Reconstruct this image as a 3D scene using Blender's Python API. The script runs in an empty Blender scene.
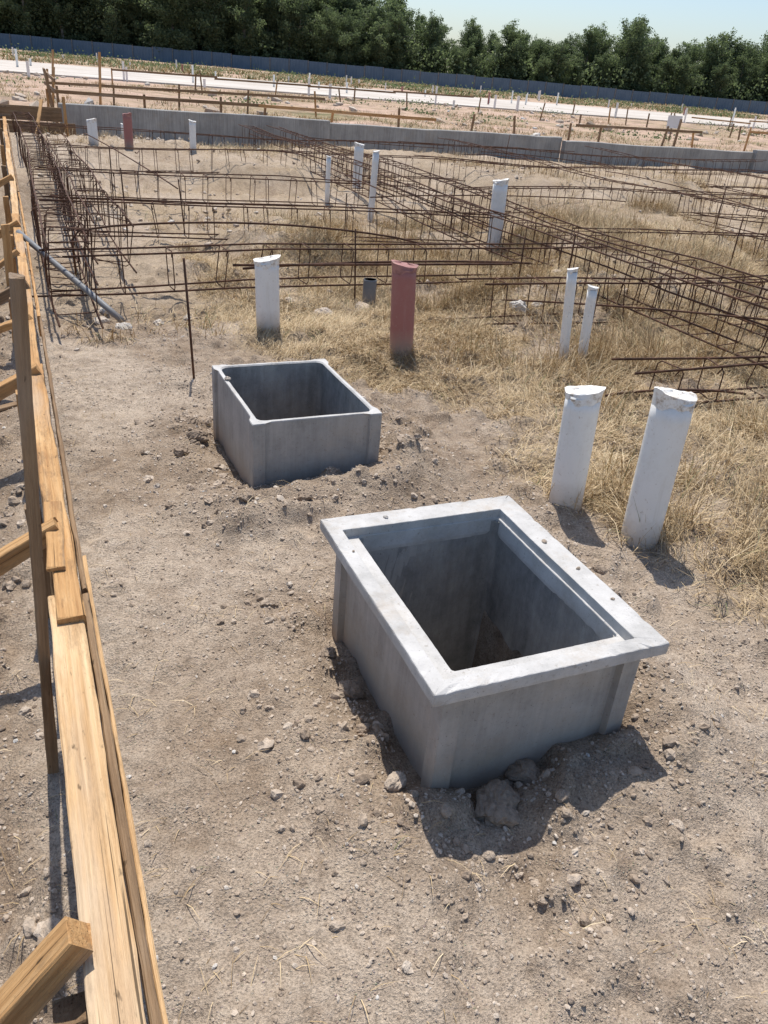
import bpy, math, random
import numpy as np
from mathutils import Vector, Matrix
random.seed(7); rng=np.random.default_rng(11)
sc=bpy.context.scene; COL=sc.collection
sc.view_settings.view_transform='Standard'; sc.view_settings.look='None'; sc.view_settings.exposure=0
E=Vector((-.427,.904,0)).normalized(); N=Vector((.904,.427,0)).normalized()
NX,NY=N.x,N.y; EX,EY=E.x,E.y
ANG=math.atan2(NY,NX)
def W(s,t,z=0.): return Vector((s*NX+t*EX, s*NY+t*EY, z))
def ST(x,y): return (x*NX+y*NY, x*EX+y*EY)

# ---------------------------------------------------------------- noise
def _h(xi,yi,seed):
    h=(xi.astype(np.int64)*374761393+yi.astype(np.int64)*668265263+seed*974634777)&0xffffffff
    h=((h^(h>>13))*1274126177)&0xffffffff
    h=(h^(h>>16))&0xffff
    return h/65535.
def vn(x,y,seed=0):
    x=np.asarray(x,float);y=np.asarray(y,float)
    xi=np.floor(x);yi=np.floor(y);fx=x-xi;fy=y-yi
    fx=fx*fx*(3-2*fx);fy=fy*fy*(3-2*fy)
    a=_h(xi,yi,seed);b=_h(xi+1,yi,seed);c=_h(xi,yi+1,seed);d=_h(xi+1,yi+1,seed)
    return (a*(1-fx)+b*fx)*(1-fy)+(c*(1-fx)+d*fx)*fy
def fbm(x,y,oct=3,seed=0):
    v=0;a=1;tot=0
    for o in range(oct):
        v=v+a*vn(x*2**o+17.3*o,y*2**o+5.1*o,seed+o);tot+=a;a*=.5
    return v/tot
def sm(a,b,x):
    t=np.clip((x-a)/(b-a),0,1);return t*t*(3-2*t)

B1=(1.004,1.504,.26,.35); B2=(.959,3.02,.258,.332)
def hgt(s,t):
    s=np.asarray(s,float);t=np.asarray(t,float)
    z=.05*(fbm(s*.9,t*.9,2,1)-.5)
    path=np.exp(-((s-.36)/.26)**2)*sm(6,4,t)
    near=1-sm(14,22,t)
    z=z+near*(1-.6*path)*(.06*(fbm(s*4,t*4,3,5)-.5)+.030*(fbm(s*12,t*12,2,9)-.5))
    z=z+near*(1-.35*path)*.012*(fbm(s*26,t*26,1,12)-.5)
    lumps=fbm(s*9,t*9,2,21)
    z=z+near*(1-.85*path)*.038*sm(.55,.8,lumps)
    for i,(cs,ct,hs,ht) in enumerate((B1,B2)):
        dx=np.maximum(np.abs(s-cs)-hs,0);dy=np.maximum(np.abs(t-ct)-ht,0);d=np.sqrt(dx*dx+dy*dy)
        ring=np.exp(-((d-.18)/.14)**2)
        z=z+ring*(.0+.125*fbm(s*4.5+3,t*4.5,2,31+i)-.022)*(1 if i==0 else .95)
        z=z-.025*np.exp(-(d/.05)**2)
    z=z+.10*np.exp(-((s-1.42)**2+(t-1.2)**2)/.05)-.03*np.exp(-((s-.84)**2+(t-.97)**2)/.02)+.03*np.exp(-((s-.72)**2+(t-1.14)**2)/.006)
    z=z+.07*np.exp(-((s-1.4)**2+(t-2.8)**2)/.10)+.075*np.exp(-((s-.9)**2/.16+(t-2.58)**2/.03))+.05*np.exp(-((s-1.25)**2+(t-2.62)**2)/.03)+.06*np.exp(-((s-1.2)**2/.2+(t-3.6)**2/.04))
    for (ps,pt) in ((1.88,2.28),(2.03,2.0),(1.35,4.77),(2.0,4.21)):
        z=z+.035*np.exp(-((s-ps)**2+(t-pt)**2)/.02)
    z=z-.05*sm(-.05,-.3,s)*near
    far=sm(19,26,t)*(1-sm(40,47,t))+.6*sm(80,95,t)
    z=z+far*(.5*(fbm(s/9,t/5,3,41)-.45)+.16*(fbm(s*.8,t*.8,2,44)-.5))
    mid=sm(4.6,5.6,t)*(1-sm(15,17,t))
    z=z+mid*(.28*(sm(.42,.7,fbm(s*.55,t*.55,2,51))-.3)+.08*(fbm(s*2,t*2,2,54)-.5))
    return z
def hz(x,y):
    s,t=ST(x,y);return float(hgt(s,t))
def grassmask(s,t):
    n=fbm(s*1.6,t*1.6,3,61);n2=fbm(s*3.2,t*3.2,3,65)
    edge=1.98-1.0*sm(3.1,4.8,t)
    g=sm(edge-.15,edge+.35,s+.9*(n-.5))
    g=g*(.22+.78*sm(.36,.54,n2*.5+n*.5))
    g=g*(1-.4*sm(7,13,t))
    return np.clip(g,0,1)

# ---------------------------------------------------------------- helpers
def mesh(name,v,f,smooth=False):
    m=bpy.data.meshes.new(name);m.from_pydata([tuple(a) for a in v],[],[tuple(a) for a in f]);m.update()
    if smooth:
        for p in m.polygons:p.use_smooth=True
    return m
def npmesh(name,V,F,smooth=False,attrs=None):
    V=np.asarray(V,np.float32);F=np.asarray(F,np.int32);k=F.shape[1]
    m=bpy.data.meshes.new(name);m.vertices.add(len(V));m.vertices.foreach_set('co',V.ravel())
    m.loops.add(F.size);m.loops.foreach_set('vertex_index',F.ravel())
    m.polygons.add(len(F));m.polygons.foreach_set('loop_start',np.arange(len(F),dtype=np.int32)*k)
    m.polygons.foreach_set('use_smooth',np.full(len(F),smooth))
    m.update(calc_edges=True)
    if attrs:
        for n,a in attrs.items():
            at=m.attributes.new(n,'FLOAT','POINT');at.data.foreach_set('value',np.asarray(a,np.float32))
    return m
def ob(name,m,mat=None,parent=None,label=None,cat=None,group=None,kind=None,loc=None,mw=None):
    o=bpy.data.objects.new(name,m);COL.objects.link(o)
    if mat and m is not None and len(m.materials)==0: m.materials.append(mat)
    if parent is not None:o.parent=parent
    if mw is not None:o.matrix_local=mw
    if loc is not None:o.location=loc
    if label:o['label']=label
    if cat:o['category']=cat
    if group:o['group']=group
    if kind:o['kind']=kind
    return o
def fm(p,d,up=(0,0,1)):
    x=Vector(d).normalized();z=Vector(up);y=z.cross(x).normalized();z=x.cross(y)
    M=Matrix((x,y,z)).transposed().to_4x4();M.translation=Vector(p);return M
def tube(V,F,pts,r,n=6,caps=True):
    pts=[Vector(p) for p in pts];b=len(V);prev=None
    for i,p in enumerate(pts):
        d=(pts[min(i+1,len(pts)-1)]-pts[max(i-1,0)]).normalized()
        a=Vector((0,0,1)) if abs(d.z)<.9 else Vector((1,0,0))
        if prev is not None:
            q=prev-d*prev.dot(d)
            u=q.normalized() if q.length>1e-4 else d.cross(a).normalized()
        else:u=d.cross(a).normalized()
        prev=u;w=d.cross(u)
        rr=r[i] if isinstance(r,(list,tuple)) else r
        for k in range(n):
            an=2*math.pi*k/n;V.append(p+u*math.cos(an)*rr+w*math.sin(an)*rr)
    for i in range(len(pts)-1):
        for k in range(n):
            F.append((b+i*n+k,b+i*n+(k+1)%n,b+(i+1)*n+(k+1)%n,b+(i+1)*n+k))
    if caps:
        F.append(tuple(b+k for k in range(n))[::-1]);F.append(tuple(b+(len(pts)-1)*n+k for k in range(n)))

# ---------------------------------------------------------------- materials
def newmat(name,rough=.9):
    m=bpy.data.materials.new(name);m.use_nodes=True;nt=m.node_tree
    b=nt.nodes['Principled BSDF'];b.inputs['Roughness'].default_value=rough
    b.inputs['Specular IOR Level'].default_value=.25
    return m,nt,b
def noise(nt,vec,scale,detail=4,rough=.55,dist=0):
    n=nt.nodes.new('ShaderNodeTexNoise');n.inputs['Scale'].default_value=scale;n.inputs['Detail'].default_value=detail
    n.inputs['Roughness'].default_value=rough;n.inputs['Distortion'].default_value=dist
    if vec is not None:nt.links.new(vec,n.inputs['Vector'])
    return n.outputs['Fac']
def ramp(nt,fac,stops):
    n=nt.nodes.new('ShaderNodeValToRGB');cr=n.color_ramp
    while len(cr.elements)<len(stops):cr.elements.new(.5)
    for e,(p,c) in zip(cr.elements,stops):
        e.position=p;e.color=(c[0],c[1],c[2],1) if not isinstance(c,(int,float)) else (c,c,c,1)
    nt.links.new(fac,n.inputs['Fac']);return n.outputs['Color']
def mix(nt,fac,a,b,mode='MIX'):
    n=nt.nodes.new('ShaderNodeMix');n.data_type='RGBA';n.blend_type=mode
    for i,v in ((0,fac),(6,a),(7,b)):
        if isinstance(v,(int,float)):n.inputs[i].default_value=v
        elif isinstance(v,tuple):n.inputs[i].default_value=(v[0],v[1],v[2],1)
        else:nt.links.new(v,n.inputs[i])
    return n.outputs[2]
def math_(nt,op,a,b=None):
    n=nt.nodes.new('ShaderNodeMath');n.operation=op
    for i,v in ((0,a),(1,b)):
        if v is None:continue
        if isinstance(v,(int,float)):n.inputs[i].default_value=v
        else:nt.links.new(v,n.inputs[i])
    return n.outputs[0]
def bump(nt,b,h,dist,strength=1.):
    n=nt.nodes.new('ShaderNodeBump');n.inputs['Distance'].default_value=dist;n.inputs['Strength'].default_value=strength
    nt.links.new(h,n.inputs['Height']);nt.links.new(n.outputs[0],b.inputs['Normal'])
def objco(nt,scale=(1,1,1)):
    t=nt.nodes.new('ShaderNodeTexCoord');m=nt.nodes.new('ShaderNodeMapping');m.inputs['Scale'].default_value=scale
    nt.links.new(t.outputs['Object'],m.inputs['Vector']);return m.outputs['Vector']
def attr(nt,name):
    a=nt.nodes.new('ShaderNodeAttribute');a.attribute_name=name;return a.outputs['Fac']
def setc(nt,b,c):nt.links.new(c,b.inputs['Base Color'])

# ground
MG,nt,b=newmat('ground_soil',.95)
co=objco(nt)
n1=noise(nt,co,1.7,7,.65);n2=noise(nt,co,26,7,.72);n3=noise(nt,co,170,3,.7);n5=noise(nt,co,7,6,.7)
sand=ramp(nt,n1,[(.3,(.38,.295,.215)),(.5,(.50,.402,.305)),(.7,(.60,.495,.385))])
sand=mix(nt,.5,sand,ramp(nt,n2,[(.32,(.28,.212,.155)),(.5,(.51,.41,.312)),(.70,(.70,.59,.47))]))
sand=mix(nt,1.,sand,ramp(nt,n5,[(.32,(.77,.74,.71)),(.5,(1,1,1)),(.7,(1.06,1.06,1.05))]),'MULTIPLY')
sand=mix(nt,1.,sand,ramp(nt,n3,[(.34,.56),(.5,1.0),(.70,1.26)]),'MULTIPLY')
vor=nt.nodes.new('ShaderNodeTexVoronoi');vor.inputs['Scale'].default_value=110;nt.links.new(co,vor.inputs['Vector'])
peb=ramp(nt,vor.outputs['Distance'],[(.12,1.),(.3,0.)])
pebm=math_(nt,'MULTIPLY',peb,ramp(nt,noise(nt,co,9,3),[(.45,0.),(.58,.6)]))
sand=mix(nt,pebm,sand,mix(nt,.82,vor.outputs['Color'],(.52,.45,.37)))
dampm=math_(nt,'MULTIPLY',attr(nt,'damp'),ramp(nt,noise(nt,co,6,6,.7),[(.3,.2),(.62,1.)]))
sand=mix(nt,dampm,sand,mix(nt,1.,sand,(.64,.58,.52),'MULTIPLY'))
straw=ramp(nt,noise(nt,co,45,6,.75),[(.3,(.16,.11,.06)),(.5,(.37,.27,.155)),(.7,(.58,.45,.28))])
gm=math_(nt,'MULTIPLY',attr(nt,'grass'),ramp(nt,n2,[(.35,.4),(.6,1.)]))
c=mix(nt,gm,sand,straw)
farc=ramp(nt,noise(nt,objco(nt,(.10,.30,.3)),1.0,9,.75),[(.30,(.15,.145,.06)),(.38,(.30,.235,.13)),(.48,(.46,.33,.23)),(.60,(.57,.40,.305)),(.75,(.60,.50,.40))])
farc=mix(nt,1.,farc,ramp(nt,noise(nt,co,1.3,7,.75),[(.35,.62),(.55,1.05)]),'MULTIPLY')
c=mix(nt,attr(nt,'far'),c,farc)
setc(nt,b,c)
hh=math_(nt,'ADD',math_(nt,'MULTIPLY',n2,1.),math_(nt,'MULTIPLY',n3,.4))
hh=math_(nt,'ADD',hh,math_(nt,'MULTIPLY',pebm,.5))
bump(nt,b,hh,.026,.9)

def concrete(name,lo,mid,hi,streak=.25,sc_=7,bd=.002,dirtlow=True,dirtamt=.5):
    M,nt,b=newmat(name,.88);co=objco(nt)
    n=noise(nt,co,sc_,8,.7);c=ramp(nt,n,[(.28,lo),(.5,mid),(.74,hi)])
    if streak:
        st=noise(nt,objco(nt,(24,24,1.3)),1.6,5,.65)
        c=mix(nt,streak,c,mix(nt,1.,c,ramp(nt,st,[(.35,.55),(.55,1.),(.75,1.4)]),'MULTIPLY'))
    pits=noise(nt,co,170,3,.6)
    c=mix(nt,1.,c,ramp(nt,pits,[(.26,.4),(.36,1.)]),'MULTIPLY')
    sp=noise(nt,co,48,4,.7);c=mix(nt,ramp(nt,sp,[(.62,0.),(.70,.55)]),c,(.27,.235,.19))
    dirt=noise(nt,co,3.6,8,.78)
    c=mix(nt,ramp(nt,dirt,[(.52,0.),(.70,dirtamt)]),c,(.40,.33,.25))
    if dirtlow:
        t=nt.nodes.new('ShaderNodeTexCoord');sx=nt.nodes.new('ShaderNodeSeparateXYZ');nt.links.new(t.outputs['Object'],sx.inputs[0])
        low=ramp(nt,math_(nt,'ADD',sx.outputs[2],math_(nt,'MULTIPLY',noise(nt,co,11,6,.75),.18)),[(.10,.75),(.24,0.)])
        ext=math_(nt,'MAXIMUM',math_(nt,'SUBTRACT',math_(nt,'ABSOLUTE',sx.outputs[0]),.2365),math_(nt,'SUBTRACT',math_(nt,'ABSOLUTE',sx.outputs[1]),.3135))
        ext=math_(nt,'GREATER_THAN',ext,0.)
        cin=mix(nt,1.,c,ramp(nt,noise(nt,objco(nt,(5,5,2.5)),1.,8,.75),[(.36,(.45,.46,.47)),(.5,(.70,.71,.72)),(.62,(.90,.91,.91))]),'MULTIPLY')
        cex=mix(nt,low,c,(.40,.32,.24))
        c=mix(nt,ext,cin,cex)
    setc(nt,b,c);bump(nt,b,math_(nt,'ADD',math_(nt,'MULTIPLY',n,.6),math_(nt,'MULTIPLY',pits,.4)),bd,.8)
    return M
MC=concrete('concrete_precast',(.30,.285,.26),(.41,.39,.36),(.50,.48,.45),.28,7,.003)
MCF=concrete('concrete_frame',(.36,.35,.33),(.50,.485,.46),(.61,.595,.57),0,9,.003,False,.65)
MCW=concrete('concrete_wall',(.27,.26,.24),(.38,.365,.34),(.47,.45,.42),.5,2,.01,False)
MR_,nt,b=newmat('road_concrete',.9)
setc(nt,b,mix(nt,.5,ramp(nt,noise(nt,objco(nt),.25,6,.7),[(.3,(.34,.29,.23)),(.5,(.50,.45,.39)),(.7,(.62,.58,.52))]),ramp(nt,noise(nt,objco(nt,(.05,.6,1)),1,6,.75),[(.38,(.34,.27,.20)),(.52,(.62,.57,.51))])))

def wood(name,a,b_,c_,blot=.5,stain=(.15,.095,.055)):
    M,nt,b=newmat(name,.82)
    gr=noise(nt,objco(nt,(2.2,120,120)),1.,5,.7,.5);bl=noise(nt,objco(nt,(1.6,18,18)),1.,6,.7,.6)
    c=ramp(nt,gr,[(.3,a),(.5,b_),(.68,c_)])
    c=mix(nt,.55,c,ramp(nt,bl,[(.33,a),(.5,b_),(.66,c_)]))
    c=mix(nt,ramp(nt,noise(nt,objco(nt,(4,16,16)),1.,8,.8),[(.51,0.),(.66,blot)]),c,stain)
    c=mix(nt,ramp(nt,noise(nt,objco(nt,(1.3,9,9)),1.,4,.6),[(.56,0.),(.68,.4)]),c,(.45,.37,.29))
    crack=ramp(nt,noise(nt,objco(nt,(1.1,150,150)),1.,2,.5,.3),[(.30,.25),(.345,1.)])
    c=mix(nt,1.,c,crack,'MULTIPLY')
    wv=ramp(nt,noise(nt,objco(nt,(26,70,70)),1.,3,.5),[(.25,.4),(.32,1.)])
    c=mix(nt,1.,c,wv,'MULTIPLY')
    setc(nt,b,c);bump(nt,b,gr,.005,1.);return M
MW1=wood('timber_fresh',(.36,.20,.085),(.60,.385,.195),(.78,.58,.35))
MW2=wood('timber_orange',(.29,.14,.055),(.51,.29,.12),(.68,.45,.23),.65)
MW3=wood('timber_old',(.11,.07,.04),(.25,.16,.09),(.38,.265,.16))

def plastic(name,col,dirt):
    M,nt,b=newmat(name,.5);co=objco(nt)
    c=mix(nt,ramp(nt,noise(nt,co,7,8,.78),[(.49,0.),(.77,.55)]),col,dirt)
    c=mix(nt,ramp(nt,noise(nt,co,60,4,.7),[(.62,0.),(.70,.55)]),c,(.40,.32,.24))
    c=mix(nt,ramp(nt,noise(nt,objco(nt,(40,40,4)),1.,5,.7),[(.57,0.),(.74,.35)]),c,dirt)
    sx=nt.nodes.new('ShaderNodeSeparateXYZ');t=nt.nodes.new('ShaderNodeTexCoord');nt.links.new(t.outputs['Object'],sx.inputs[0])
    low=ramp(nt,math_(nt,'ADD',sx.outputs[2],math_(nt,'MULTIPLY',noise(nt,co,14,5,.7),.14)),[(.04,.75),(.17,0.)])
    c=mix(nt,low,c,(.42,.335,.25))
    setc(nt,b,c);bump(nt,b,noise(nt,co,30,3),.001,.5);return M
MPW=plastic('pvc_white',(.85,.84,.80),(.64,.59,.51))
MPR=plastic('pvc_red',(.37,.155,.135),(.43,.26,.22))
MPG=plastic('pvc_grey',(.19,.20,.21),(.25,.22,.20))
MCAP,nt,b=newmat('wrap_plastic',.5);co=objco(nt)
setc(nt,b,ramp(nt,noise(nt,co,34,6,.78),[(.36,(.42,.34,.26)),(.44,(.70,.65,.58)),(.55,(.85,.84,.80))]))
MCAPR,nt,b=newmat('wrap_red',.55);co=objco(nt)
setc(nt,b,ramp(nt,noise(nt,co,30,4),[(.3,(.24,.11,.10)),(.6,(.42,.21,.18))]))
MRB,nt,b=newmat('rusty_steel',.85);co=objco(nt)
setc(nt,b,ramp(nt,noise(nt,co,12,5,.7),[(.3,(.038,.023,.017)),(.5,(.088,.045,.029)),(.7,(.16,.08,.047))]))
MST,nt,b=newmat('stone',.9)
cc=ramp(nt,attr(nt,'tint'),[(0.,(.27,.205,.15)),(.4,(.42,.335,.255)),(.75,(.55,.455,.36)),(.93,(.60,.52,.43)),(1.,(.66,.64,.60))])
setc(nt,b,mix(nt,1.,cc,ramp(nt,noise(nt,objco(nt),60,5,.7),[(.3,.65),(.7,1.22)]),'MULTIPLY'))
bump(nt,b,noise(nt,objco(nt),70,5,.7),.008,.9)
MGR,nt,b=newmat('dry_grass',.8)
setc(nt,b,ramp(nt,attr(nt,'tint'),[(0.,(.15,.098,.05)),(.35,(.38,.27,.145)),(.7,(.60,.46,.275)),(.9,(.76,.62,.41)),(1.,(.19,.20,.09))]))
MLF,nt,b=newmat('foliage',.75)
lc=ramp(nt,attr(nt,'tint'),[(0.,(.085,.115,.062)),(.5,(.145,.185,.098)),(1.,(.23,.27,.15))])  # leaf greens lightened and greyed, painting distance haze into the colour
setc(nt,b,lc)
tl=nt.nodes.new('ShaderNodeBsdfTranslucent');nt.links.new(mix(nt,1.,lc,(1.2,1.25,1.),'MULTIPLY'),tl.inputs[0])
mx=nt.nodes.new('ShaderNodeMixShader');mx.inputs[0].default_value=.5
nt.links.new(b.outputs[0],mx.inputs[1]);nt.links.new(tl.outputs[0],mx.inputs[2]);nt.links.new(mx.outputs[0],nt.nodes['Material Output'].inputs[0])
MTK,nt,b=newmat('bark',.9)
setc(nt,b,ramp(nt,noise(nt,objco(nt),6,4),[(.3,(.16,.14,.12)),(.7,(.34,.31,.27))]))
MFE,nt,b=newmat('fence_sheet',.6)
setc(nt,b,ramp(nt,noise(nt,objco(nt,(.4,1,.3)),1.,5),[(.3,(.085,.13,.185)),(.7,(.13,.185,.245))]))
MSG,nt,b=newmat('sign_white',.5)
setc(nt,b,ramp(nt,noise(nt,objco(nt),4,3),[(.3,(.74,.74,.72)),(.7,(.82,.82,.82))]))

# ---------------------------------------------------------------- ground sheet
def axis(lo,hi,step,far,ratio=1.045):
    a=list(np.arange(lo,hi,step));p=a[-1];d=step
    while p<far:d*=ratio;p+=d;a.append(p)
    q=lo;d=step;bb=[]
    while q>-far:d*=ratio;q-=d;bb.append(q)
    return np.array(bb[::-1]+a)
sa=axis(-1.0,4.2,.016,600);ta=axis(.2,6.0,.016,700)
S,T=np.meshgrid(sa,ta,indexing='ij');s=S.ravel();t=T.ravel()
z=hgt(s,t)
for cs,ct,hs,ht in (B1,B2):
    ins=(np.abs(s-cs)<hs-.026)&(np.abs(t-ct)<ht-.026);z[ins]=-.75
z=np.where((t>48.5)&(t<72),np.minimum(z,-.02),z)
V=np.stack([s*NX+t*EX,s*NY+t*EY,z],1)
ns,ntt=len(sa),len(ta);idx=np.arange(ns*ntt).reshape(ns,ntt)
F=np.stack([idx[:-1,:-1],idx[1:,:-1],idx[1:,1:],idx[:-1,1:]],-1).reshape(-1,4)
damp=sm(.46,.64,fbm(s*1.3+9,t*1.3,3,71))*.8
for cs,ct,hs,ht in (B1,B2):
    dx=np.maximum(np.abs(s-cs)-hs,0);dy=np.maximum(np.abs(t-ct)-ht,0);d=np.sqrt(dx*dx+dy*dy)
    damp=np.maximum(damp,1.*np.exp(-(d/.22)**2))
damp=np.maximum(damp,1.*np.exp(-((s-1.5)**2/.35+(t-3.0)**2/1.2)))
damp=np.maximum(damp,.95*np.exp(-((s-.30)**2/.04+(t-1.5)**2/.10)))
damp=np.maximum(damp,sm(-.05,-.2,s)*.95)
gms=grassmask(s,t)*.85*(1-sm(16,18,t))
gms=np.maximum(gms,.4*sm(5,6,t)*(1-sm(16,18,t))*sm(.48,.65,fbm(s*.8,t*.8,3,77)))
far=sm(17.5,19,t)
m=npmesh('ground',V,F,True,{'damp':damp,'grass':gms,'far':far})
ob('ground',m,MG,kind='structure')

# ---------------------------------------------------------------- precast boxes
def rrect(cs,ct,hs,ht,r,ribs=0.,nside=40,nc=5):
    P=[]
    cor=[(1,-1),(1,1),(-1,1),(-1,-1)]
    for k,(sx,sy) in enumerate(cor):
        cx=sx*(hs-r);cy=sy*(ht-r);a0=[-90,0,90,180][k]
        for j in range(nc+1):
            a=math.radians(a0+90*j/nc);P.append((cx+r*math.cos(a),cy+r*math.sin(a),1.))
        nx_,ny_=cor[(k+1)%4]
        a=math.radians(a0+90);p0=(cx+r*math.cos(a),cy+r*math.sin(a));p1=(nx_*(hs-r)+r*math.cos(a),ny_*(ht-r)+r*math.sin(a))
        L=math.hypot(p1[0]-p0[0],p1[1]-p0[1])
        for j in range(1,nside):
            fr_=.045/L
            fs=[fr_*.5,fr_,fr_+.004/L]
            if j<=3:f=fs[j-1]
            elif j>=nside-3:f=1-fs[nside-1-j]
            else:f=(fr_+.01/L)+(1-2*(fr_+.01/L))*(j-4)/(nside-8)
            dd=min(f,1-f)*L
            P.append((p0[0]+(p1[0]-p0[0])*f,p0[1]+(p1[1]-p0[1])*f,1. if dd<.0455 else 0.))
    out=[]
    for (x,y,w) in P:
        if ribs and w==0.:
            if abs(abs(x)-hs)<1e-5:x-=math.copysign(ribs,x)
            if abs(abs(y)-ht)<1e-5:y-=math.copysign(ribs,y)
        out.append((cs+x,ct+y))
    return out
def ringmesh(name,loops,floor=False,jit=.0002,seed=1,wav=.0008,chips=None):
    rr=random.Random(seed);Vv=[];Ff=[];n=None
    for li,(P,z) in enumerate(loops):
        n=len(P)
        for k,(x,y) in enumerate(P):
            w=wav*math.sin(x*9+seed)+wav*math.sin(y*11+seed*2)
            cz=0.;sc1=1.
            if chips and li in chips:
                q=max(0.,float(vn(k*.9+seed,li*.0,seed))-.76)
                cz=q*.026;sc1=1-q*.022
            Vv.append((x*sc1+w+rr.uniform(-jit,jit),y*sc1+w+rr.uniform(-jit,jit),z-cz+w*.5+rr.uniform(-jit,jit)))
    for i in range(len(loops)-1):
        for k in range(n):
            Ff.append((i*n+k,i*n+(k+1)%n,(i+1)*n+(k+1)%n,(i+1)*n+k))
    if floor:Ff.append(tuple((len(loops)-1)*n+k for k in range(n)))
    return mesh(name,Vv,Ff)
def zs(a,b,n):return [a+(b-a)*i/n for i in range(n+1)]
root=bpy.data.objects.new('inspection_chamber',None);COL.objects.link(root)
root.matrix_world=Matrix.Translation(W(B1[0],B1[1],0))@Matrix.Rotation(ANG-.012,4,'Z')@Matrix.Diagonal((1.022,1,1,1))
root['label']='grey precast concrete chamber with projecting cover frame, half sunk in soil'
root['category']='concrete box';root['group']='precast chambers set in the sand'
lp=[(rrect(0,0,.266,.358,.004,.019),z) for z in zs(-.7,.295,20)]
lp+=[(rrect(0,0,.266,.358,.004,.010),.302),(rrect(0,0,.266,.358,.004),.317)]
lp+=[(rrect(.005,.005,.226,.308,.03),.317)]+[(rrect(.005,.005,.226,.308,.03),z) for i,z in enumerate(zs(.28,-.5,16))]
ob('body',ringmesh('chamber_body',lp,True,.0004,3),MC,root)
lf=[(rrect(0,0,.268,.360,.006),.3145),(rrect(0,0,.300,.382,.003),.3155),(rrect(0,0,.307,.389,.003),.319),(rrect(0,0,.3080,.3900,.003),.326),(rrect(0,0,.3080,.3900,.003),.347),(rrect(0,0,.3070,.3890,.003),.3515),(rrect(0,0,.3050,.3870,.003),.3527),
    (rrect(0,0,.285,.367,.003),.353),(rrect(-.016,-.018,.2525,.3325,.003),.353),(rrect(-.016,-.018,.2512,.3312,.003),.3518),(rrect(-.016,-.018,.2508,.3308,.003),.326),
    (rrect(.004,.004,.2255,.3075,.010),.3255),(rrect(.004,.004,.2245,.3065,.010),.3235),(rrect(.004,.004,.224,.306,.010),.28),(rrect(.005,.005,.225,.307,.02),.268)]
ob('cover_frame',ringmesh('chamber_frame',lf,False,.0003,5,.0005,(3,4,5,6)),MCF,root)
root2=bpy.data.objects.new('inspection_chamber',None);COL.objects.link(root2)
root2.matrix_world=Matrix.Translation(W(B2[0],B2[1],0))@Matrix.Rotation(ANG+.01,4,'Z')
root2['label']='plain grey precast concrete chamber without frame, open top, in soil'
root2['category']='concrete box';root2['group']='precast chambers set in the sand'
lp=[(rrect(0,0,.262,.337,.004,.012),z) for z in zs(-.7,.312,20)]
lp+=[(rrect(0,0,.2615,.3365,.004,.012),.318),(rrect(0,0,.2595,.3345,.004,.0118),.32)]
lp+=[(rrect(0,0,.237,.312,.035),.3205),(rrect(0,0,.233,.308,.035),.316)]+[(rrect(0,0,.232,.307,.035),z) for z in zs(.30,-.5,16)]
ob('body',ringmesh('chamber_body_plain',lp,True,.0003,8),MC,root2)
m2=ringmesh('chamber_rim',[(rrect(0,0,.2625,.3375,.004,.0123),.3180),(rrect(0,0,.2608,.3358,.004,.0118),.3225),(rrect(0,0,.2365,.3115,.035),.3230),(rrect(0,0,.2315,.3065,.035),.3175)],False,.0003,8)
ob('rim',m2,MCF,root2)

# ---------------------------------------------------------------- pipes
def pipe_meshes(r,h,seed):
    rr=random.Random(seed);n=32
    zz=[-.15]+[h*i/6 for i in range(6)]+[h-.02]
    V=[];F=[]
    tube(V,F,[(0,0,q) for q in zz],r,n,False)
    b=len(V);tube(V,F,[(0,0,h-.02),(0,0,h-.09)],r*.9,n,False)
    a=b-n
    for k in range(n):F.append((a+k,a+(k+1)%n,b+(k+1)%n,b+k))
    pm=mesh('pipe_body',V,F,True)
    # sheet folded over the mouth and pinched: crimped skirt, angular tilted top drawn out into two ears
    Vc=[];Fc=[];prof=[(1.003,-.045),(1.008,-.036),(1.004,-.020),(1.006,-.008),(1.0,-.001),(.90,.001),(.6,.001),(.3,.001)]
    ph=[rr.uniform(0,6.28) for _ in range(6)];k_=min(1,r/.07);al=rr.uniform(-.5,.5)
    for i,(q,dz) in enumerate(prof):
        for k in range(n):
            a=2*math.pi*k/n
            sq=1/max(abs(math.cos(a-al)),abs(math.sin(a-al)))
            w=1+.012*math.sin(9*a+ph[0])*(1 if i<5 else 0)
            if i in (2,3,4):
                g_=(i-1)/3
                w*=1+g_*(.10*(sq-1)+.16*max(0,math.cos(a-al))**6+.12*max(0,-math.cos(a-al))**6)-.05*g_*abs(math.sin(a-al))**3
            zz_=h+dz*k_+rr.uniform(-.0012,.0012)
            if i>=2:zz_+=k_*(.014*math.cos(a-al)*(1 if seed%2 else -1)*q-.006*abs(math.sin(a-al))*q+(.006 if abs(math.sin(a-al))<.3 and i>=4 else 0))
            if i==0: zz_+= .008*math.sin(3*a+ph[4])+.006*math.sin(7*a+ph[5])
            rad=max(r*q*w,r*1.002) if i<3 else r*q*w
            Vc.append((rad*math.cos(a),rad*math.sin(a),zz_))
    m_=len(prof)
    for i in range(m_-1):
        for k in range(n):Fc.append((i*n+k,i*n+(k+1)%n,(i+1)*n+(k+1)%n,(i+1)*n+k))
    Fc.append(tuple((m_-1)*n+k for k in range(n)))
    return pm,mesh('pipe_wrap',Vc,Fc,False)
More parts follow.
